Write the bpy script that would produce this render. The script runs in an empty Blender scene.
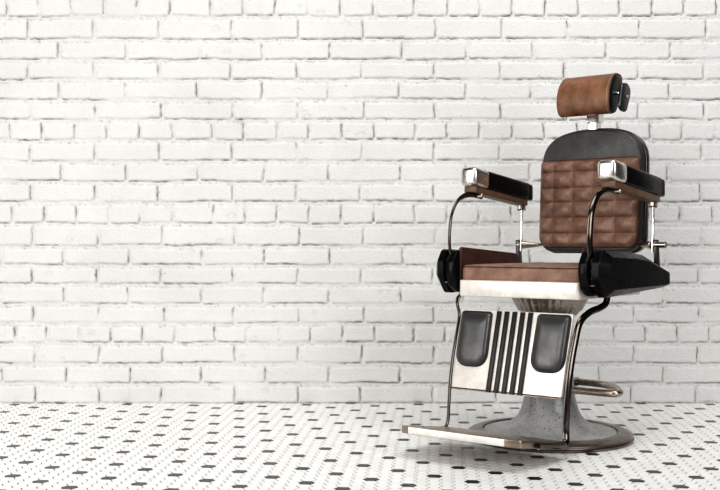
import bpy, bmesh, math
import numpy as np
from mathutils import Vector, Matrix

C = bpy.context.scene.collection
PI = math.pi
F, CAM_H, CX, HY = 1050.0, 0.64, 360.0, 244.0      # focal length (px), camera height, principal point, horizon
WALL_D = F * CAM_H / (403.5 - HY)                  # distance of the brick faces

# ------------------------------------------------------------------ materials
def new_mat(name):
    m = bpy.data.materials.new(name); m.use_nodes = True
    nt = m.node_tree
    return m, nt, nt.nodes['Principled BSDF']

def N(nt, kind, **props):
    n = nt.nodes.new(kind)
    for k, v in props.items():
        if k in n.inputs.keys(): n.inputs[k].default_value = v
        else: setattr(n, k, v)
    return n

def ramp(nt, src, stops):
    r = nt.nodes.new('ShaderNodeValToRGB')
    el = r.color_ramp.elements
    while len(el) < len(stops): el.new(0.5)
    for e, (p, c) in zip(el, stops):
        e.position = p; e.color = (c[0], c[1], c[2], 1)
    nt.links.new(src, r.inputs['Fac'])
    return r

def bump(nt, bsdf, src, strength, dist):
    b = nt.nodes.new('ShaderNodeBump'); b.inputs['Strength'].default_value = strength; b.inputs['Distance'].default_value = dist
    nt.links.new(src, b.inputs['Height']); nt.links.new(b.outputs['Normal'], bsdf.inputs['Normal'])

def leather(name, dark, mid, light, rough, grain=420, bstr=0.35, spec=0.5):
    m, nt, b = new_mat(name)
    tc = N(nt, 'ShaderNodeTexCoord')
    n1 = N(nt, 'ShaderNodeTexNoise', Scale=22.0, Detail=6.0, Roughness=0.65)
    nt.links.new(tc.outputs['Object'], n1.inputs['Vector'])
    r = ramp(nt, n1.outputs['Fac'], [(0.3, dark), (0.52, mid), (0.75, light)])
    nt.links.new(r.outputs['Color'], b.inputs['Base Color'])
    v = N(nt, 'ShaderNodeTexVoronoi', Scale=float(grain)); v.feature = 'SMOOTH_F1'
    nt.links.new(tc.outputs['Object'], v.inputs['Vector'])
    bump(nt, b, v.outputs['Distance'], bstr, 0.002)
    rr = ramp(nt, n1.outputs['Fac'], [(0.3, (rough + .08,) * 3), (0.7, (rough - .06,) * 3)])
    nt.links.new(rr.outputs['Color'], b.inputs['Roughness'])
    b.inputs['Specular IOR Level'].default_value = spec
    return m

def metal(name, col, rough, metallic=1.0, spots=None):
    m, nt, b = new_mat(name)
    tc = N(nt, 'ShaderNodeTexCoord')
    n1 = N(nt, 'ShaderNodeTexNoise', Scale=30.0, Detail=5.0)
    nt.links.new(tc.outputs['Object'], n1.inputs['Vector'])
    lo = tuple(c * 0.82 for c in col)
    r = ramp(nt, n1.outputs['Fac'], [(0.3, lo), (0.62, col)])
    last = r.outputs['Color']
    if spots:
        n2 = N(nt, 'ShaderNodeTexNoise', Scale=spots, Detail=4.0, Roughness=0.7)
        nt.links.new(tc.outputs['Object'], n2.inputs['Vector'])
        rs = ramp(nt, n2.outputs['Fac'], [(0.68, (0, 0, 0)), (0.74, (1, 1, 1))])
        mx = nt.nodes.new('ShaderNodeMix'); mx.data_type = 'RGBA'
        nt.links.new(rs.outputs['Color'], mx.inputs[0]); nt.links.new(last, mx.inputs[6])
        mx.inputs[7].default_value = (0.12, 0.1, 0.085, 1)
        last = mx.outputs[2]
    nt.links.new(last, b.inputs['Base Color'])
    rr = ramp(nt, n1.outputs['Fac'], [(0.3, (rough + .06,) * 3), (0.7, (max(.03, rough - .05),) * 3)])
    nt.links.new(rr.outputs['Color'], b.inputs['Roughness'])
    b.inputs['Metallic'].default_value = metallic
    return m

M = {}
M['brown'] = leather('brown_leather', (0.13, 0.072, 0.050), (0.225, 0.130, 0.094), (0.33, 0.205, 0.152), 0.29)
M['brown_head'] = leather('brown_headrest_leather', (0.135, 0.066, 0.036), (0.23, 0.117, 0.065), (0.34, 0.185, 0.11), 0.40)
M['brown_seat'] = leather('brown_seat_leather', (0.20, 0.115, 0.08), (0.29, 0.175, 0.128), (0.38, 0.245, 0.185), 0.45)
M['brown_side'] = leather('brown_side_leather', (0.055, 0.026, 0.017), (0.075, 0.036, 0.024), (0.10, 0.05, 0.034), 0.5)
M['black'] = leather('black_leather', (0.006, 0.006, 0.006), (0.010, 0.010, 0.010), (0.02, 0.02, 0.02), 0.36, 600, 0.2)
M['grey_black'] = leather('worn_black_leather', (0.018, 0.018, 0.018), (0.03, 0.03, 0.03), (0.055, 0.055, 0.055), 0.42, 600, 0.25, 0.7)
M['shell'] = leather('satin_black_leather', (0.03, 0.03, 0.03), (0.045, 0.045, 0.045), (0.075, 0.074, 0.072), 0.40, 600, 0.15, 0.7)
M['pad_black'] = leather('glossy_black_leather', (0.03, 0.03, 0.03), (0.045, 0.045, 0.045), (0.07, 0.07, 0.07), 0.34, 600, 0.02, 0.9)
M['black_panel'] = leather('black_panel_lacquer', (0.004, 0.004, 0.004), (0.006, 0.006, 0.006), (0.006, 0.006, 0.006), 0.30, 900, 0.0, 0.22)
M['stitch'] = leather('pale_thread', (0.30, 0.19, 0.12), (0.38, 0.25, 0.17), (0.45, 0.32, 0.23), 0.6, 900, 0.1)
M['chrome'] = metal('polished_nickel', (0.84, 0.81, 0.77), 0.16)
M['steel'] = metal('aged_steel', (0.50, 0.44, 0.39), 0.28)
M['collar'] = metal('brushed_nickel', (0.36, 0.325, 0.295), 0.26)
M['cap'] = metal('satin_nickel', (0.84, 0.81, 0.77), 0.27)
M['rod'] = metal('dark_bronzed_steel', (0.15, 0.13, 0.118), 0.18)
M['rim'] = metal('bronzed_steel', (0.30, 0.255, 0.225), 0.30)
M['plate'] = metal('painted_reflection_chrome', (0.86, 0.82, 0.77), 0.30, 0.15, 60)  # white base stands in for light reflected in chrome; spots are wear
M['plate_top'] = metal('tarnished_nickel', (0.42, 0.35, 0.30), 0.35)
M['dark_metal'] = metal('dark_gunmetal', (0.15, 0.15, 0.157), 0.35)
M['wood'] = metal('brown_varnished_wood', (0.19, 0.115, 0.075), 0.42, 0.0)

def m_pedestal():
    m, nt, b = new_mat('speckled_grey_enamel')
    tc = N(nt, 'ShaderNodeTexCoord')
    v = N(nt, 'ShaderNodeTexNoise', Scale=190.0, Detail=3.0, Roughness=0.6)
    n = N(nt, 'ShaderNodeTexNoise', Scale=14.0, Detail=5.0)
    nt.links.new(tc.outputs['Object'], v.inputs['Vector']); nt.links.new(tc.outputs['Object'], n.inputs['Vector'])
    base = ramp(nt, n.outputs['Fac'], [(0.3, (0.30, 0.31, 0.32)), (0.7, (0.46, 0.46, 0.46))])
    sp = ramp(nt, v.outputs['Fac'], [(0.34, (1, 1, 1)), (0.40, (0, 0, 0))])
    mx = nt.nodes.new('ShaderNodeMix'); mx.data_type = 'RGBA'
    nt.links.new(sp.outputs['Color'], mx.inputs[0]); nt.links.new(base.outputs['Color'], mx.inputs[6])
    mx.inputs[7].default_value = (0.03, 0.03, 0.03, 1)
    nt.links.new(mx.outputs[2], b.inputs['Base Color'])
    b.inputs['Roughness'].default_value = 0.27
    return m
M['pedestal'] = m_pedestal()

def m_wall():
    m, nt, b = new_mat('white_painted_brick')
    tc = N(nt, 'ShaderNodeTexCoord')
    at = N(nt, 'ShaderNodeAttribute', attribute_name='shade_dirt')  # joint shadow painted into the colour, with foot grime and chips
    n = N(nt, 'ShaderNodeTexNoise', Scale=3.0, Detail=8.0, Roughness=0.6)
    nt.links.new(tc.outputs['Object'], n.inputs['Vector'])
    base = ramp(nt, n.outputs['Fac'], [(0.3, (0.69, 0.686, 0.678)), (0.7, (0.76, 0.757, 0.75))])
    mx = nt.nodes.new('ShaderNodeMix'); mx.data_type = 'RGBA'
    nt.links.new(at.outputs['Fac'], mx.inputs[0]); nt.links.new(base.outputs['Color'], mx.inputs[6])
    mx.inputs[7].default_value = (0.10, 0.092, 0.085, 1)
    nt.links.new(mx.outputs[2], b.inputs['Base Color'])
    b.inputs['Roughness'].default_value = 0.6
    n2 = N(nt, 'ShaderNodeTexNoise', Scale=140.0, Detail=4.0, Roughness=0.65)
    nt.links.new(tc.outputs['Object'], n2.inputs['Vector'])
    bump(nt, b, n2.outputs['Fac'], 0.55, 0.007)
    return m

def m_tile(name, lo, hi, rough):
    m, nt, b = new_mat(name)
    at = N(nt, 'ShaderNodeAttribute', attribute_name='tone')
    r = ramp(nt, at.outputs['Fac'], [(0.0, lo), (1.0, hi)])
    nt.links.new(r.outputs['Color'], b.inputs['Base Color'])
    b.inputs['Roughness'].default_value = rough
    return m

# ------------------------------------------------------------------ mesh helpers
def link(name, verts, faces, mat, parent=None, smooth=40, mats=None, fm=None):
    me = bpy.data.meshes.new(name)
    me.from_pydata([tuple(v) for v in verts], [], faces)
    return finish(name, me, mat, parent, smooth, mats, fm)

def finish(name, me, mat, parent=None, smooth=40, mats=None, fm=None):
    bm = bmesh.new(); bm.from_mesh(me)
    bmesh.ops.recalc_face_normals(bm, faces=bm.faces)
    bm.to_mesh(me); bm.free()
    for mm in (mats or [mat]): me.materials.append(mm)
    if fm is not None: me.polygons.foreach_set('material_index', fm)
    me.polygons.foreach_set('use_smooth', [True] * len(me.polygons))
    me.set_sharp_from_angle(angle=math.radians(smooth))
    o = bpy.data.objects.new(name, me); C.objects.link(o)
    if parent: o.parent = parent
    return o

def P(u, w, z): return (u, -w, z)          # chair frame: u to the sitter's left, w forward, z up

def from_bm(name, bm, mat, parent=None, smooth=40):
    me = bpy.data.meshes.new(name); bm.to_mesh(me); bm.free()
    return finish(name, me, mat, parent, smooth)

def rounded(poly, radii, seg=6):
    """round the corners of a closed 2-D polygon"""
    n = len(poly); out = []
    if not hasattr(radii, '__len__'): radii = [radii] * n
    for i in range(n):
        p0, p1, p2 = Vector(poly[i - 1]), Vector(poly[i]), Vector(poly[(i + 1) % n])
        a, b = (p0 - p1), (p2 - p1)
        r = min(radii[i], 0.48 * min(a.length, b.length))
        if r < 1e-5: out.append(tuple(p1)); continue
        a.normalize(); b.normalize()
        s, e = p1 + a * r, p1 + b * r
        for k in range(seg + 1):
            t = k / seg
            out.append(tuple(s * (1 - t) ** 2 + p1 * 2 * t * (1 - t) + e * t * t))
    return out

def prism(name, outline, mp, t0, t1, mat, parent, bev=0.004, seg=3, smooth=40):
    """outline (2-D) swept from t0 to t1; mp(x, y, t) gives the point; rims bevelled"""
    bm = bmesh.new()
    lo = [bm.verts.new(mp(x, y, t0)) for x, y in outline]
    hi = [bm.verts.new(mp(x, y, t1)) for x, y in outline]
    n = len(outline)
    bm.faces.new(lo[::-1]); bm.faces.new(hi)
    for i in range(n): bm.faces.new((lo[i], lo[(i + 1) % n], hi[(i + 1) % n], hi[i]))
    bmesh.ops.recalc_face_normals(bm, faces=bm.faces)
    if bev > 0:
        ring = [e for e in bm.edges if (e.verts[0] in lo and e.verts[1] in lo) or (e.verts[0] in hi and e.verts[1] in hi)]
        bmesh.ops.bevel(bm, geom=ring, offset=bev, segments=seg, affect='EDGES', profile=0.5, clamp_overlap=True)
    return from_bm(name, bm, mat, parent, smooth)

def box(name, u0, u1, w0, w1, z0, z1, mat, parent, bev=0.004, seg=3):
    bm = bmesh.new()
    bmesh.ops.create_cube(bm, size=1.0)
    for v in bm.verts:
        v.co = P(u0 + (v.co.x + .5) * (u1 - u0), w0 + (v.co.y + .5) * (w1 - w0), z0 + (v.co.z + .5) * (z1 - z0))
    if bev > 0: bmesh.ops.bevel(bm, geom=bm.edges[:], offset=bev, segments=seg, affect='EDGES', profile=0.5, clamp_overlap=True)
    return from_bm(name, bm, mat, parent)

def hexa(name, pts, mat, parent, bev=0.004, seg=3):
    """box from 8 corners: four bottom (ring) then four top (ring)"""
    bm = bmesh.new()
    v = [bm.verts.new(p) for p in pts]
    for f in ((0, 1, 2, 3), (7, 6, 5, 4), (0, 4, 5, 1), (1, 5, 6, 2), (2, 6, 7, 3), (3, 7, 4, 0)): bm.faces.new([v[i] for i in f])
    bmesh.ops.recalc_face_normals(bm, faces=bm.faces)
    if bev > 0: bmesh.ops.bevel(bm, geom=bm.edges[:], offset=bev, segments=seg, affect='EDGES', profile=0.5, clamp_overlap=True)
    return from_bm(name, bm, mat, parent)

def lathe(name, prof, mat, parent, n=96, flute=0, amp=0.0, smooth=35):
    verts, faces = [], []
    for r, z in prof:
        for k in range(n):
            a = 2 * PI * k / n
            rr = r * (1 + amp * math.sin(flute * a)) if flute else r
            verts.append((rr * math.cos(a), rr * math.sin(a), z))
    for i in range(len(prof) - 1):
        for k in range(n):
            faces.append((i * n + k, i * n + (k + 1) % n, (i + 1) * n + (k + 1) % n, (i + 1) * n + k))
    faces.append(tuple(range(n))); m = (len(prof) - 1) * n
    faces.append(tuple(m + k for k in range(n)))
    return link(name, verts, faces, mat, parent, smooth)

def catmull(pts, per=8, closed=False):
    pts = [Vector(p) for p in pts]; n = len(pts); out = []
    rng = range(n if closed else n - 1)
    for i in rng:
        if closed: a, b, c, d = pts[i - 1], pts[i], pts[(i + 1) % n], pts[(i + 2) % n]
        else: a, b, c, d = pts[max(i - 1, 0)], pts[i], pts[i + 1], pts[min(i + 2, n - 1)]
        for k in range(per):
            t = k / per
            out.append(0.5 * (2 * b + (c - a) * t + (2 * a - 5 * b + 4 * c - d) * t * t + (3 * b - a - 3 * c + d) * t ** 3))
    if not closed: out.append(pts[-1])
    return out

def sweep(name, pts, ra, rb, mat, parent, axis=(0, 0, 1), n=14, per=8, closed=False, smooth=50, raw=False):
    """tube with an elliptical section: ra across, rb along 'axis' made perpendicular to the path"""
    path = [Vector(p) for p in pts] if raw else catmull(pts, per, closed)
    verts, faces = [], []; m = len(path)
    for i, p in enumerate(path):
        if closed: t = (path[(i + 1) % m] - path[i - 1]).normalized()
        else: t = (path[min(i + 1, m - 1)] - path[max(i - 1, 0)]).normalized()
        ax = Vector(axis); b = (ax - t * ax.dot(t)).normalized(); a = t.cross(b)
        for k in range(n):
            q = 2 * PI * k / n
            verts.append(p + a * (ra * math.cos(q)) + b * (rb * math.sin(q)))
    for i in range(m if closed else m - 1):
        j = (i + 1) % m
        for k in range(n): faces.append((i * n + k, i * n + (k + 1) % n, j * n + (k + 1) % n, j * n + k))
    if not closed:
        faces.append(tuple(range(n))[::-1]); faces.append(tuple((m - 1) * n + k for k in range(n)))
    return link(name, verts, faces, mat, parent, smooth)

def rod(name, p, q, r, mat, parent, n=20, r2=None, cap=0.0):
    """straight turned rod between two points, optionally tapering"""
    p, q = Vector(p), Vector(q); d = (q - p).normalized()
    a = d.orthogonal().normalized(); b = d.cross(a); r2 = r if r2 is None else r2
    L = (q - p).length; c = min(0.25 * min(r, r2), 0.002)
    st = [(0, r - c), (c, r), (L - c, r2), (L, r2 - c)]
    verts, faces = [], []
    for t, rr in st:
        for k in range(n):
            g = 2 * PI * k / n
            verts.append(p + d * t + a * rr * math.cos(g) + b * rr * math.sin(g))
    for i in range(3):
        for k in range(n): faces.append((i * n + k, i * n + (k + 1) % n, (i + 1) * n + (k + 1) % n, (i + 1) * n + k))
    faces.append(tuple(range(n))); faces.append(tuple(3 * n + k for k in range(n)))
    return link(name, verts, faces, mat, parent, 35)

def puff(name, outline, mp, height, mat, parent, rings=10, power=3.0, base=0.0):
    """domed pad over a convex outline; mp(x, y, h) gives the point"""
    cx = sum(p[0] for p in outline) / len(outline); cy = sum(p[1] for p in outline) / len(outline)
    n = len(outline); verts, faces = [], []
    for x, y in outline: verts.append(mp(x, y, base - 0.004))
    for i in range(rings + 1):
        s = 1.0 - (i / rings) ** 1.6 * 0.97
        h = height * (1 - s ** (power * 2.2)) ** 0.5 + base
        for x, y in outline: verts.append(mp(cx + (x - cx) * s, cy + (y - cy) * s, h))
    R_ = rings + 2
    for i in range(R_ - 1):
        for k in range(n): faces.append((i * n + k, i * n + (k + 1) % n, (i + 1) * n + (k + 1) % n, (i + 1) * n + k))
    faces.append(tuple((R_ - 1) * n + k for k in range(n))); faces.append(tuple(range(n))[::-1])
    return link(name, verts, faces, mat, parent, 60)

# ------------------------------------------------------------------ camera
cam_d = bpy.data.cameras.new('camera'); cam = bpy.data.objects.new('camera', cam_d); C.objects.link(cam)
cam_d.sensor_width = 36.0; cam_d.lens = F / 720.0 * 36.0; cam_d.shift_y = -1.0 / 720.0
cam.location = (0, 0, CAM_H); cam.rotation_euler = (PI / 2, 0, 0)
cam_d.clip_start = 0.05
bpy.context.scene.camera = cam

# ------------------------------------------------------------------ brick wall (real relief)
def vnoise(x, y, seed):
    xi = np.floor(x).astype(np.int64); yi = np.floor(y).astype(np.int64)
    fx, fy = x - xi, y - yi
    fx = fx * fx * (3 - 2 * fx); fy = fy * fy * (3 - 2 * fy)
    def hsh(a, b):
        k = (a * 374761393 + b * 668265263 + seed * 1442695041) & 0x7fffffff
        k = ((k ^ (k >> 13)) * 1274126177) & 0x7fffffff
        return ((k ^ (k >> 16)) & 0xffff) / 65535.0
    return (hsh(xi, yi) * (1 - fx) + hsh(xi + 1, yi) * fx) * (1 - fy) + (hsh(xi, yi + 1) * (1 - fx) + hsh(xi + 1, yi + 1) * fx) * fy

def smooth01(t):
    t = np.clip(t, 0, 1); return t * t * (3 - 2 * t)

BEDS = [-4, 16.7, 39.3, 60, 80, 100, 120, 140.3, 161.3, 182, 202.3, 224, 246, 265.3, 284.5, 304.3, 323.7, 343.3, 364, 383.7, 404.2]
JOINTS = [
    [6.5, 39.3, 71.5, 104, 137, 170], [28, 94, 159.5], [59.3, 125.7, 199], [27.7, 93.7, 158.3], [59.7, 125.3, 197],
    [30, 96, 161.7], [10, 42, 74.7, 107.3, 140, 172.7], [30, 95.3, 160], [62, 126.7, 199], [30.7, 95.3, 159],
    [12.7, 44.3, 76.3, 108.3, 140.3, 172.7], [33.3, 98.7, 163], [1.7, 64, 129.3, ], [32.7, 97.3, 161.7], [1, 64, 129],
    [34.3, 100, 165], [15.3, 47, 79.3, 111, 143.7, 175.7], [36, 99.7, 163.7], [2.7, 66.7, 131], [36, 99.7, 162.3]]

def build_wall():
    beds = [-4 - 20.6 * k for k in range(8, 0, -1)] + BEDS
    joints = [JOINTS[(k + 2) % 10] for k in range(8)] + JOINTS
    step = 1.0
    xs = np.arange(-300, 905 + step, step); ys = np.arange(-165, 406 + step, step)
    X, Y = np.meshgrid(xs, ys)
    wx = X + 1.3 * (vnoise(X / 9, Y / 9, 1) - .5) + 1.0 * (vnoise(X / 3.2, Y / 3.2, 2) - .5)
    wy = Y + 1.7 * (vnoise(X / 26, Y / 14, 3) - .5) + 0.9 * (vnoise(X / 3.5, Y / 3.5, 4) - .5)
    H = np.zeros_like(X); D = np.zeros_like(X)
    yc = np.clip(wy, beds[0] + .01, beds[-1] - .01)
    idx = np.searchsorted(np.array(beds), yc, side='right') - 1
    n_a = vnoise(X / 5, Y / 5, 5); n_b = vnoise(X / 1.7, Y / 1.7, 6); n_c = vnoise(X / 17, Y / 11, 7); n_d = vnoise(X / 40, Y / 25, 8)
    rng = np.random.RandomState(5)
    for c in range(len(joints)):
        mk = idx == c
        if not mk.any(): continue
        yt, yb = beds[c], beds[c + 1]
        per = 204.5 - .0145 * max(yt, 0)
        js = sorted(j + k * per for j in joints[c] for k in range(-3, 6))
        ja = np.array(js)
        x, y = wx[mk], wy[mk]
        b = np.clip(np.searchsorted(ja, x, side='right') - 1, 0, len(ja) - 2)
        l, r = ja[b], ja[b + 1]
        jit = rng.rand(len(ja), 6)
        hw = 1.5 + 0.7 * jit[b, 0]; hw2 = 1.5 + 0.7 * jit[b, 1]
        x0, x1 = l + hw, r - hw2
        y0, y1 = yt + 3.0 + 1.0 * jit[b, 2], yb - 1.5 - .8 * jit[b, 3]
        rad = 1.2 + 1.8 * jit[b, 4]
        cx, cy = (x0 + x1) / 2, (y0 + y1) / 2
        qx, qy = np.abs(x - cx) - (x1 - x0) / 2 + rad, np.abs(y - cy) - (y1 - y0) / 2 + rad
        sd = np.hypot(np.maximum(qx, 0), np.maximum(qy, 0)) + np.minimum(np.maximum(qx, qy), 0) - rad
        na, nb, nc, nd = n_a[mk], n_b[mk], n_c[mk], n_d[mk]
        soft = 1.3 + 1.0 * nc
        top = smooth01(-sd / soft + 0.5)
        mort = 0.0034 + 0.0026 * (nc - .5) + 0.003 * (na - .5)          # mortar recess
        hgt = -(1 - top) * mort + (jit[b, 5] - .5) * 0.0018
        # groove under, over and right of each brick, its shadow painted in too
        below = np.exp(-((y - y1 - 0.9) / 0.66) ** 2) * smooth01((x - x0 + 1) / 2) * smooth01((x1 + 1 - x) / 2)
        above = np.exp(-((y - y0 + 1.2) / 0.7) ** 2) * (nb > .62)
        right = np.exp(-((x - x1 - 0.7) / 0.72) ** 2) * smooth01((y - y0 + 1) / 2) * smooth01((y1 + 1 - y) / 2)
        k_b = smooth01((nd - .22) * 2.2) * (0.25 + .75 * na)
        cr = below * k_b + right * (0.35 + .65 * na) * smooth01((nc - .12) * 2.5) + above * .35 * nc
        hgt -= 0.0060 * np.clip(cr, 0, 1)
        spk = (n_b[mk] > .93) & (sd > -2.6)
        H[mk] = hgt + 0.0011 * (na - .5) * (1.6 - top) + .0006 * (nb - .5) * (1.7 - top)
        D[mk] = np.clip(1.0 * np.clip(cr, 0, 1) ** 1.1 + 0.16 * (1 - top) * na * nb + 0.4 * spk * na, 0, 1)  # shadow lines at joints and recess shading darkened in, plus specks
    # chipped spots in the paint
    for i in range(170):
        px, py = rng.uniform(-290, 1010), rng.uniform(-160, 400); rr = rng.uniform(.8, 2.6)
        sel = (np.abs(X - px) < 8) & (np.abs(Y - py) < 8)
        dd = np.hypot((X[sel] - px) / (1 + rng.rand()), Y[sel] - py) + 1.6 * (n_b[sel] - .5)
        e = np.exp(-((dd - rr) / .6) ** 2)
        H[sel] -= .0012 * smooth01((rr - dd) + .5); D[sel] = np.clip(D[sel] + .13 * e, 0, 1)
    # grime along the foot of the wall
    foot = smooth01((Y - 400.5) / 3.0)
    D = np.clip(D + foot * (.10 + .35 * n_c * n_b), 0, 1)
    WX = (X - CX) / F * WALL_D; WZ = CAM_H + (HY - Y) / F * WALL_D; WY = WALL_D - H
    co = np.stack([WX, WY, WZ], -1).reshape(-1, 3)
    nr, nc_ = X.shape
    i = np.arange((nr - 1) * (nc_ - 1)); rr = i // (nc_ - 1); cc = i % (nc_ - 1); a = rr * nc_ + cc
    quads = np.stack([a, a + nc_, a + nc_ + 1, a + 1], -1).astype(np.int32)
    me = bpy.data.meshes.new('wall_back')
    me.vertices.add(len(co)); me.vertices.foreach_set('co', co.astype(np.float32).ravel())
    me.loops.add(quads.size); me.loops.foreach_set('vertex_index', quads.ravel())
    me.polygons.add(len(quads)); me.polygons.foreach_set('loop_start', np.arange(0, quads.size, 4, dtype=np.int32))
    me.update(calc_edges=True); me.validate()
    at = me.attributes.new('shade_dirt', 'FLOAT', 'POINT'); at.data.foreach_set('value', D.astype(np.float32).ravel())
    me.polygons.foreach_set('use_smooth', [True] * len(me.polygons))
    me.materials.append(m_wall())
    o = bpy.data.objects.new('wall_back', me); C.objects.link(o); o['kind'] = 'structure'
    return o
build_wall()

# ------------------------------------------------------------------ hexagon mosaic floor
def build_floor():
    v1 = np.array([0.03261675, -0.00026683 * F]) * CAM_H       # black-tile lattice on the floor
    v2 = np.array([0.152482986, -0.000102964 * F]) * CAM_H
    org = np.array([-0.724468, 5.99731e-3 * F]) * CAM_H
    R = (3 * v1 - v2) / 12; Cc = v1 - 4.5 * R
    corner = [(2 / 3, 0), (1 / 3, .5), (-1 / 3, .5), (-2 / 3, 0), (-1 / 3, -.5), (1 / 3, -.5)]
    cv = [Cc * a + R * b for a, b in corner]
    rng = np.random.RandomState(11)
    verts, faces, fm, tone = [], [], [], []
    for c in range(-90, 110):
        for r in range(-80, 110):
            p = org + Cc * c + R * (r + c * .5)
            if not (-2.3 < p[0] < 2.9 and 1.2 < p[1] < WALL_D + .03): continue
            black = (r % 4 == 0) and ((c - r // 4) % 3 == 0)
            t = rng.rand(); b0 = len(verts)
            g, g2 = 0.93, 0.905
            tilt = (rng.rand() - .5) * .0004
            for x, y in cv: verts.append((p[0] + x * g, p[1] + y * g, -.0016)); tone.append(t)
            for x, y in cv: verts.append((p[0] + x * g2, p[1] + y * g2, tilt * .5)); tone.append(t)
            faces.append(tuple(b0 + 6 + k for k in range(6))); fm.append(1 if black else 0)
            for k in range(6):
                faces.append((b0 + k, b0 + (k + 1) % 6, b0 + 6 + (k + 1) % 6, b0 + 6 + k)); fm.append(1 if black else 0)
    b0 = len(verts)
    for x, y in ((-2.4, 1.1), (3.0, 1.1), (3.0, WALL_D + .05), (-2.4, WALL_D + .05)): verts.append((x, y, -.0012)); tone.append(.5)
    faces.append((b0, b0 + 1, b0 + 2, b0 + 3)); fm.append(2)
    me = bpy.data.meshes.new('floor'); me.from_pydata(verts, [], faces)
    at = me.attributes.new('tone', 'FLOAT', 'POINT'); at.data.foreach_set('value', tone)
    o = finish('floor', me, None, None, 20,
               [m_tile('white_hexagon_tile', (0.89, 0.887, 0.875), (0.95, 0.947, 0.937), 0.33),
                m_tile('black_hexagon_tile', (0.010, 0.010, 0.010), (0.035, 0.034, 0.033), 0.30),
                m_tile('grey_grout', (0.05, 0.048, 0.046), (0.05, 0.048, 0.046), 0.8)], fm)
    o['kind'] = 'structure'
build_floor()

# ------------------------------------------------------------------ barber chair
chair = bpy.data.objects.new('barber_chair', None); C.objects.link(chair)
chair.location = (.628, 3.476, 0); chair.rotation_euler = (0, 0, -math.radians(38))
chair['label'] = 'vintage barber chair in brown quilted leather, black and chrome, on white hexagon tiles'
chair['category'] = 'chair'

# base and pedestal
base = lathe('base', [(.262, 0), (.270, .003), (.271, .008), (.265, .010), (.2645, .013), (.268, .015), (.2675, .019), (.260, .024), (.244, .029),
                      (.226, .0305), (.220, .029), (.2185, .022), (.10, .021)], M['rim'], chair, 128)
ped = lathe('pedestal', [(.2175, .020), (.216, .0265), (.205, .029), (.180, .032), (.155, .038), (.135, .047), (.118, .059), (.105, .073),
                         (.096, .090), (.089, .112), (.084, .135), (.080, .165), (.077, .21), (.075, .27), (.074, .36), (.074, .43)], M['pedestal'], chair, 96)
lathe('seat_collar', [(.080, .400), (.098, .4185), (.104, .422), (.127, .466), (.127, .474)], M['collar'], chair, 256, 32, 0.011, 60)

# foot pump lever: flattened tube loop at the side of the pedestal
ring = [(.00, .050), (.08, .051), (.16, .053), (.225, .053), (.252, .044), (.254, .020), (.232, -.025), (.190, -.085), (.150, -.118), (.115, -.134), (.07, -.140), (.00, -.142)]
sweep('pump_lever', [P(u, w, .172) for u, w in ring], .0125, .0115, M['steel'], chair, per=6)
box('lever_bracket', -.03, .03, -.146, .06, .162, .182, M['steel'], ped, .006)

# seat frame and cushion
fr = prism('seat_frame', rounded([(-.214, .222), (.214, .222), (.214, -.24), (-.214, -.24)], .012, 4), lambda x, y, t: P(x, y, t), .470, .523, M['plate'], chair, .004)
def seat_cushion():
    a, b = .2125, .205; nu, nw = 60, 60; cw = .006
    out = rounded([(-a, b), (a, b), (a, -b), (-a, -b)], .02, 5)
    verts, faces = [], []; n = len(out)
    prof = [(0.985, .518), (1.0, .524), (1.003, .532), (1.004, .548), (1.002, .560), (.996, .566), (.985, .5695), (.965, .5715), (.9, .5735), (.6, .576), (.3, .577), (.03, .577)]
    for s, z in prof:
        for x, y in out:
            k = s if s > .9 else s
            verts.append(P(x * k, cw + y * k + 0.0, z + .0012 * math.sin(x * 95) * (z > .555)))
    for i in range(len(prof) - 1):
        for k in range(n): faces.append((i * n + k, i * n + (k + 1) % n, (i + 1) * n + (k + 1) % n, (i + 1) * n + k))
    faces.append(tuple(range(n))); faces.append(tuple((len(prof) - 1) * n + k for k in range(n)))
    c = link('seat_cushion', verts, faces, M['brown_seat'], chair, 60)
    pip = [P(x * 1.002, cw + y * 1.002, .5655 + .0012 * math.sin(x * 95)) for x, y in out]
    sweep('piping', pip, 0.0016, .0016, M['brown_side'], c, n=8, closed=True, raw=True)
    return c
seat_cushion()

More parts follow.
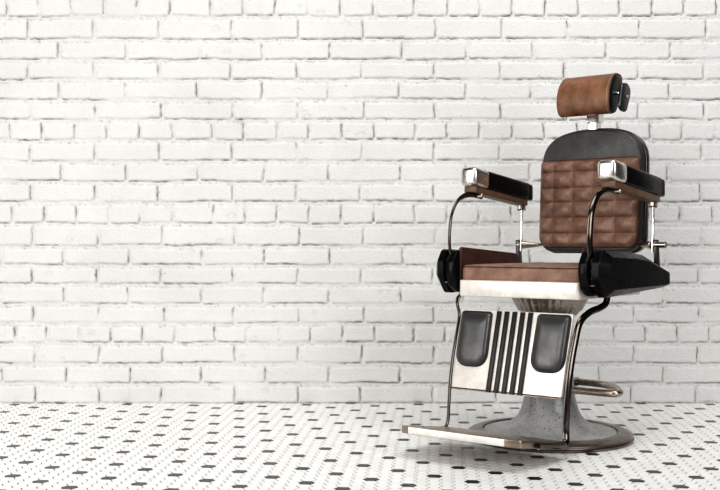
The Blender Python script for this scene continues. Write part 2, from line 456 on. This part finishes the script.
# side housings with their two black plates, brown inner face and bolts
def side(s):
    prof = [(.238, .585), (.212, .623), (.02, .616), (-.085, .604), (-.257, .555), (-.257, .496), (.196, .478), (.238, .535)]
    face = [(.206, .577), (.192, .600), (.02, .594), (-.080, .584), (-.251, .545), (-.251, .506), (.178, .502), (.208, .536)]
    inn = [(.242, .583), (.215, .620), (.02, .607), (-.10, .594), (-.25, .550), (-.25, .497), (.198, .481), (.232, .505), (.244, .548)]
    brown = [(.206, .631), (-.165, .607), (-.20, .580), (-.20, .500), (.206, .500)]
    prism_s = lambda x, y, t: P(s * t, x, y)
    out, inn2 = rounded(prof, .010, 4), rounded(face, .008, 4); n = len(out)
    mixp = lambda f: [(a_[0] * (1 - f) + b_[0] * f, a_[1] * (1 - f) + b_[1] * f) for a_, b_ in zip(out, inn2)]
    verts = [prism_s(p[0], p[1], t) for ring_, t in ((out, .264), (out, .286), (mixp(.08), .289), (mixp(.92), .309), (inn2, .311)) for p in ring_]
    faces = [(i * n + k, i * n + (k + 1) % n, (i + 1) * n + (k + 1) % n, (i + 1) * n + k) for i in range(4) for k in range(n)]
    faces += [tuple(range(n)), tuple(4 * n + k for k in range(n))]
    h = link('side_panel', verts, faces, M['black_panel'], chair, 12)
    prism('inner_plate', rounded(inn, .010, 5), prism_s, .221, .252, M['black_panel'], h, .006, 2)
    prism('spacer', rounded([(.222, .596), (.19, .612), (-.22, .560), (-.22, .505), (.18, .495), (.218, .51)], .01), prism_s, .248, .268, M['black'], h, 0)
    prism('leather_lining', rounded(brown, [.014, .03, .03, .005, .005], 5), prism_s, .2145, .2255, M['brown_side'], h, .004)
    for z in (.515, .537, .557, .583): rod('bolt', P(s * .250, .224, z), P(s * .266, .224, z), .0016, M['chrome'], h, 8)
for s in (1, -1): side(s)

# armrests
def armrest(s):
    u0 = s * .250
    tb = lambda w: .838 + (w - .12) * .0985                    # underside of the pad, falling to the back
    hw = .030
    def block(name, w0, w1, h, mat, par, half, bev, low=0.0, chamfer=False):
        a, b = tb(w0) + low, tb(w1) + low
        return hexa(name, [P(u0 - half, w0, a), P(u0 + half, w0, a), P(u0 + half, w1, b), P(u0 - half, w1, b),
                           P(u0 - half, w0, a + h), P(u0 + half, w0, a + h), P(u0 + half, w1, b + h), P(u0 - half, w1, b + h)], mat, par, bev)
    pad = block('armrest', .030, -.275, .063, M['black_panel'], chair, .030, .012)
    block('front_cap', .110, .014, .065, M['cap'], pad, .0325, .015)
    block('rear_cap', -.260, -.295, .060, M['dark_metal'], pad, .0295, .009)
    block('arm_rail', .094, -.262, .0215, M['wood'], pad, .024, .003, -.021)
    zz = [(.215, .596), (.219, .62), (.2225, .65), (.2195, .690), (.208, .738), (.178, .778), (.140, .799), (.095, .8075), (.045, .8055), (.02, .803)]
    sweep('front_support', [P(u0, w, z) for w, z in zz], 0.0100, .0050, M['rod'], pad, axis=(s * .74, -.67, 0), per=6)
    rod('bolt', P(u0 - .012, .052, .806), P(u0 + .024, .052, .806), .0065, M['chrome'], pad)
    # rear link with pivot pin
    sweep('rear_support', [P(u0, -.258, .792), P(u0, -.257, .72), P(u0, -.254, .66), P(u0, -.252, .614)], .0055, .0042, M['chrome'], pad, axis=(0, 1, 0))
    box('clevis', u0 - .009, u0 + .009, -.268, -.248, .765, .784, M['steel'], pad, .003)
    rod('bolt', P(u0 - .014, -.258, .771), P(u0 + .014, -.258, .771), .006, M['steel'], pad)
    rod('pivot_pin', P(s * .186, -.292, .637), P(s * .250, -.253, .637), .005, M['steel'], pad, r2=.0155)
    rod('pivot_knob', P(s * .255, -.253, .637), P(s * (.298 if s > 0 else .268), -.253, .637), .0105, M['steel'], pad)
    prism('rear_bracket', rounded([(-.243, .655), (-.265, .655), (-.278, .55), (-.252, .55)], .01, 5), lambda x, y, t: P(s * t, x, y), .256, .268, M['dark_metal'], pad, .002)
for s in (1, -1): armrest(s)

# backrest: shell, metal rim and quilted cushion; leaning slightly back
def back_w(z): return -.276 - (z - .63) * .055
def shell_outline(a, zb, zs, zt, rb, ex):
    pts = []
    for k in range(7):
        t = PI / 2 * k / 6; pts.append((-a + rb - rb * math.sin(t), zb + rb - rb * math.cos(t)))
    for k in range(29):
        t = PI * k / 28; c, sn = math.cos(PI - t), math.sin(t)
        pts.append((math.copysign(abs(c) ** (2 / ex), c) * a, zs + (zt - zs) * sn ** (2 / ex)))
    for k in range(7):
        t = PI / 2 * k / 6; pts.append((a - rb + rb * math.cos(t), zb + rb - rb * math.sin(t)))
    return pts
bmap = lambda x, y, t: P(x, back_w(y) - t, y)
shell = prism('backrest', shell_outline(.190, .612, .915, 1.046, .05, 2.65), bmap, .006, .052, M['shell'], chair, .010, 4)
prism('shell_rim', shell_outline(.1945, .608, .915, 1.051, .05, 2.65), bmap, .045, .078, M['dark_metal'], shell, .008, 3)
rim_path = [bmap(x, y, .046) for x, y in shell_outline(.1935, .609, .915, 1.050, .05, 2.65)]
sweep('trim_bead', rim_path, .0022, .0022, M['rod'], shell, axis=(0, 1, 0), n=8, closed=True, raw=True)

def quilt():
    a, zb, zt = .188, .628, .940
    b = (zt - zb) / 2; zc = (zt + zb) / 2
    nu, nz = 150, 180
    verts, faces = [], []
    H, e, tuft = .028, .017, .0128
    ucuts = np.array([-1, -.70, -.30, .12, .555, 1.0]) * a
    zcuts = np.array([160, 172, 187.8, 201.8, 216.9, 232.3, 246])
    zcuts = zt - (zcuts - 160) / 86.0 * (zt - zb)
    zcuts = zcuts[::-1]
    for j in range(nz + 1):
        for i in range(nu + 1):
            x = -a + 2 * a * i / nu; y = -b + 2 * b * j / nz
            d = min(a - abs(x), b - abs(y))
            f = math.sqrt(max(0, 1 - (1 - min(d / e, 1)) ** 2))
            k = min(max(np.searchsorted(ucuts, x, side='right') - 1, 0), 4)
            l = min(max(np.searchsorted(zcuts, zc + y, side='right') - 1, 0), 5)
            pu = (x - ucuts[k]) / (ucuts[k + 1] - ucuts[k]); pz = (zc + y - zcuts[l]) / (zcuts[l + 1] - zcuts[l])
            su, sz = math.sin(PI * min(max(pu, 0), 1)), math.sin(PI * min(max(pz, 0), 1))
            pil = (max(su, 0) ** .36) * (max(sz, 0) ** .36)
            r = .016 if y > 0 else .040
            X, Y = x, y; ax, ay = abs(x), abs(y)
            if ax > a - r and ay > b - r:
                vx, vy = ax - (a - r), ay - (b - r); L = math.hypot(vx, vy)
                if L > 1e-9:
                    q = max(vx, vy) / L
                    X = math.copysign(a - r + vx * q, x); Y = math.copysign(b - r + vy * q, y)
            sag = (.002 * math.sin(x * 37 + y * 61) + .0006 * math.sin(x * 130 + 60 * y + k) * math.sin(y * 110 + 2 * l)) * pil
            verts.append(bmap(X, zc + Y, .010 - (H * f * .62 + f * tuft * pil + sag * f)))
    w = nu + 1
    for j in range(nz):
        for i in range(nu): faces.append((j * w + i, j * w + i + 1, (j + 1) * w + i + 1, (j + 1) * w + i))
    edge = [i for i in range(nu + 1)] + [j * w + nu for j in range(1, nz + 1)] + [nz * w + i for i in range(nu - 1, -1, -1)] + [j * w for j in range(nz - 1, 0, -1)]
    faces.append(tuple(edge))
    c = link('back_cushion', verts, faces, M['brown'], shell, 180)
    loop = [Vector(verts[k]) for k in edge[::3]]
    cen = Vector(bmap(0, zc, 0))
    loop = [p + Vector((0, -.006, 0)) for p in loop]
    sweep('welt', loop, .0024, .0024, M['brown_side'], c, axis=(0, 1, 0), n=8, closed=True, raw=True)
quilt()

# headrest
head_sec = [(-.322, 1.2365), (-.297, 1.2325), (-.272, 1.216), (-.252, 1.192), (-.240, 1.163), (-.2375, 1.135), (-.246, 1.106), (-.262, 1.0935), (-.283, 1.0935),
            (-.303, 1.104), (-.324, 1.135), (-.344, 1.175), (-.354, 1.210), (-.346, 1.231)]
def headrest():
    loop = catmull([(w, z, 0) for w, z in head_sec], 5, True)
    cw, cz = sum(p.x for p in loop) / len(loop), sum(p.y for p in loop) / len(loop)
    n = len(loop); verts, faces = [], []
    st = [(-.096, .965), (-.0985, .985), (-.096, 1.0), (-.085, 1.003), (.0, 1.008), (.085, 1.003), (.096, 1.0), (.0985, .985), (.096, .965)]
    for u, s in st:
        for p in loop: verts.append(P(u, cw + (p.x - cw) * s, cz + (p.y - cz) * s))
    for i in range(len(st) - 1):
        for k in range(n): faces.append((i * n + k, i * n + (k + 1) % n, (i + 1) * n + (k + 1) % n, (i + 1) * n + k))
    faces.append(tuple(range(n))); faces.append(tuple((len(st) - 1) * n + k for k in range(n)))
    h = link('headrest', verts, faces, M['brown_head'], chair, 60)
    for s in (1, -1):
        out = [(cw + (p.x - cw) * .955, cz + (p.y - cz) * .955) for p in loop]
        puff('end_cap', out, lambda x, y, t: P(s * (.094 + t), x, y), .009, M['black'], h, 6)
        seam = [P(s * .091, cw + (p.x - cw) * 1.004, cz + (p.y - cz) * 1.004) for p in loop]
        sweep('seam', seam, .0012, .0012, M['stitch' if s > 0 else 'brown_head'], h, axis=(1, 0, 0), n=6, closed=True, raw=True)
    rod('knob_shaft', P(.095, -.285, 1.162), P(.130, -.285, 1.162), .0075, M['chrome'], h)
    prism('adjusting_paddle', rounded([(-.268, 1.193), (-.312, 1.199), (-.338, 1.176), (-.331, 1.150), (-.300, 1.094), (-.262, 1.099), (-.247, 1.113)], .016, 6),
          lambda x, y, t: P(t, x, y), .126, .138, M['dark_metal'], h, .004)
    rod('pivot_cap', P(.137, -.305, 1.150), P(.141, -.305, 1.150), .008, M['steel'], h)
    box('post_block', -.0225, .0225, -.360, -.325, 1.072, 1.112, M['chrome'], h, .002)
    box('post', -.0165, .0165, -.354, -.328, .98, 1.074, M['chrome'], h, .002)
headrest()

# leg rest: plate with painted white reflection, two black pads, five rib shadow strips
def lw(z): return .226 + (.427 - z) / (.427 - .178) * .072
def legrest():
    lm = lambda x, y, t: P(x, lw(y) + t, y)
    pl = prism('leg_rest', rounded([(-.198, .4275), (.198, .4275), (.193, .178), (-.193, .178)], .008, 4), lm, -.014, 0, M['plate'], chair, .003)
    for s in (1, -1):
        out = rounded([(s * .193, .4215), (s * .083, .4215), (s * .0785, .253), (s * .190, .253)], [.012, .012, .045, .045], 8)
        puff('leg_pad', out, lm, .020, M['pad_black'], pl, 12, 2.4)
        sweep('pad_edge', [lm(x, y, .002) for x, y in out], .003, .003, M['black'], pl, axis=(0, 1, 0), n=8, closed=True, raw=True)
    pl['label'] = 'leg plate with white reflection and five black rib shadows painted in'
    for k in range(5):
        u = -.056 + .028 * k
        z0, z1 = .1785, .427; pts = [(u - .0075, z1), (u + .0075, z1), (u + .0075, z0), (u - .0075, z0)]
        prism('rib_shadow', pts, lm, -.001, .008, M['black'], pl, .0025, 2)  # black strip stands in for the shade beside each raised rib
    prism('bottom_lip', [(-.193, .1835), (.193, .1835), (.193, .1775), (-.193, .1775)], lm, -.016, .0025, M['rim'], pl, .001, 1)
legrest()

# foot plate hung on two bent rods
def footrest():
    pz = lambda w: .0755 - (.58 - w) * .155
    poly = [(-.160, .580), (.160, .580), (.207, .556), (.207, .305), (.17, .292), (-.17, .292), (-.207, .305), (-.207, .556)]
    def mp(x, y, t): return P(x, y, pz(y) + t)
    fp = prism('foot_rest', rounded(poly, [.012, .012, .012, .015, .01, .01, .015, .012], 4), mp, .0, .0225, M['plate_top'], chair, .0025, 2)
    # white chrome reflection painted on the nosing along the front edge
    nose = [(-.164, .5785), (-.160, .5835), (.160, .5835), (.164, .5785), (.160, .572), (-.160, .572)]
    prism('nosing', nose, mp, .0008, .0217, M['plate'], fp, .002, 2)
    for s in (1, -1): rod('bolt', P(s * .165, .50, pz(.5) + .02), P(s * .165, .50, pz(.5) + .0245), .004, M['dark_metal'], fp, 12)
    for s in (1, -1):
        if s > 0: pts = [(.241, .078, .480), (.240, .090, .455), (.234, .122, .442), (.224, .168, .431), (.215, .215, .402)]
        else: pts = [(.250, .150, .480), (.243, .172, .464), (.231, .205, .456), (.222, .217, .440), (.217, .214, .405)]
        pts += [(.211, .242, .34), (.209, .268, .26), (.2085, .282, .19), (.208, .290, .12), (.2085, .294, .076), (.2135, .304, .051), (.2165, .330, .047), (.2165, .40, .057), (.2155, .475, .0685)]
        sweep('support_rod', [P(s * u, w, z) for u, w, z in pts], 0.0108, .0050, M['rod'], fp, axis=(s * .74, -.67, .0), per=6)
footrest()

# ------------------------------------------------------------------ light
def area(name, loc, target, size, power, col=(1, 1, 1), sy=None):
    d = bpy.data.lights.new(name, 'AREA'); d.energy = power; d.color = col
    d.shape = 'RECTANGLE'; d.size = size; d.size_y = sy or size
    o = bpy.data.objects.new(name, d); C.objects.link(o); o.location = loc
    o.rotation_euler = (Vector(target) - Vector(loc)).to_track_quat('-Z', 'Y').to_euler()
    return o
area('softbox', (-3.7, -3.2, 3.4), (0.7, 4.0, .6), 3.8, 215, (1, .985, .96))
area('side_softbox', (-2.9, 1.6, 1.25), (0.5, 3.3, .75), 1.4, 50, (1, .985, .96), 2.2)
area('overhead', (1.0, 1.9, 4.4), (0.7, 4.0, .6), 3.4, 110, (1, .99, .975), 2.2)
area('wall_fill', (3.5, -1.6, 2.4), (1.5, 4.2, .6), 2.6, 118, (1, .99, .975))
w = bpy.data.worlds.new('studio'); bpy.context.scene.world = w; w.use_nodes = True
bg = w.node_tree.nodes['Background']; bg.inputs['Color'].default_value = (1, .99, .975, 1); bg.inputs['Strength'].default_value = 0.07

sc = bpy.context.scene
sc.view_settings.view_transform = 'Standard'; sc.view_settings.look = 'High Contrast'
sc.view_settings.exposure = -0.36
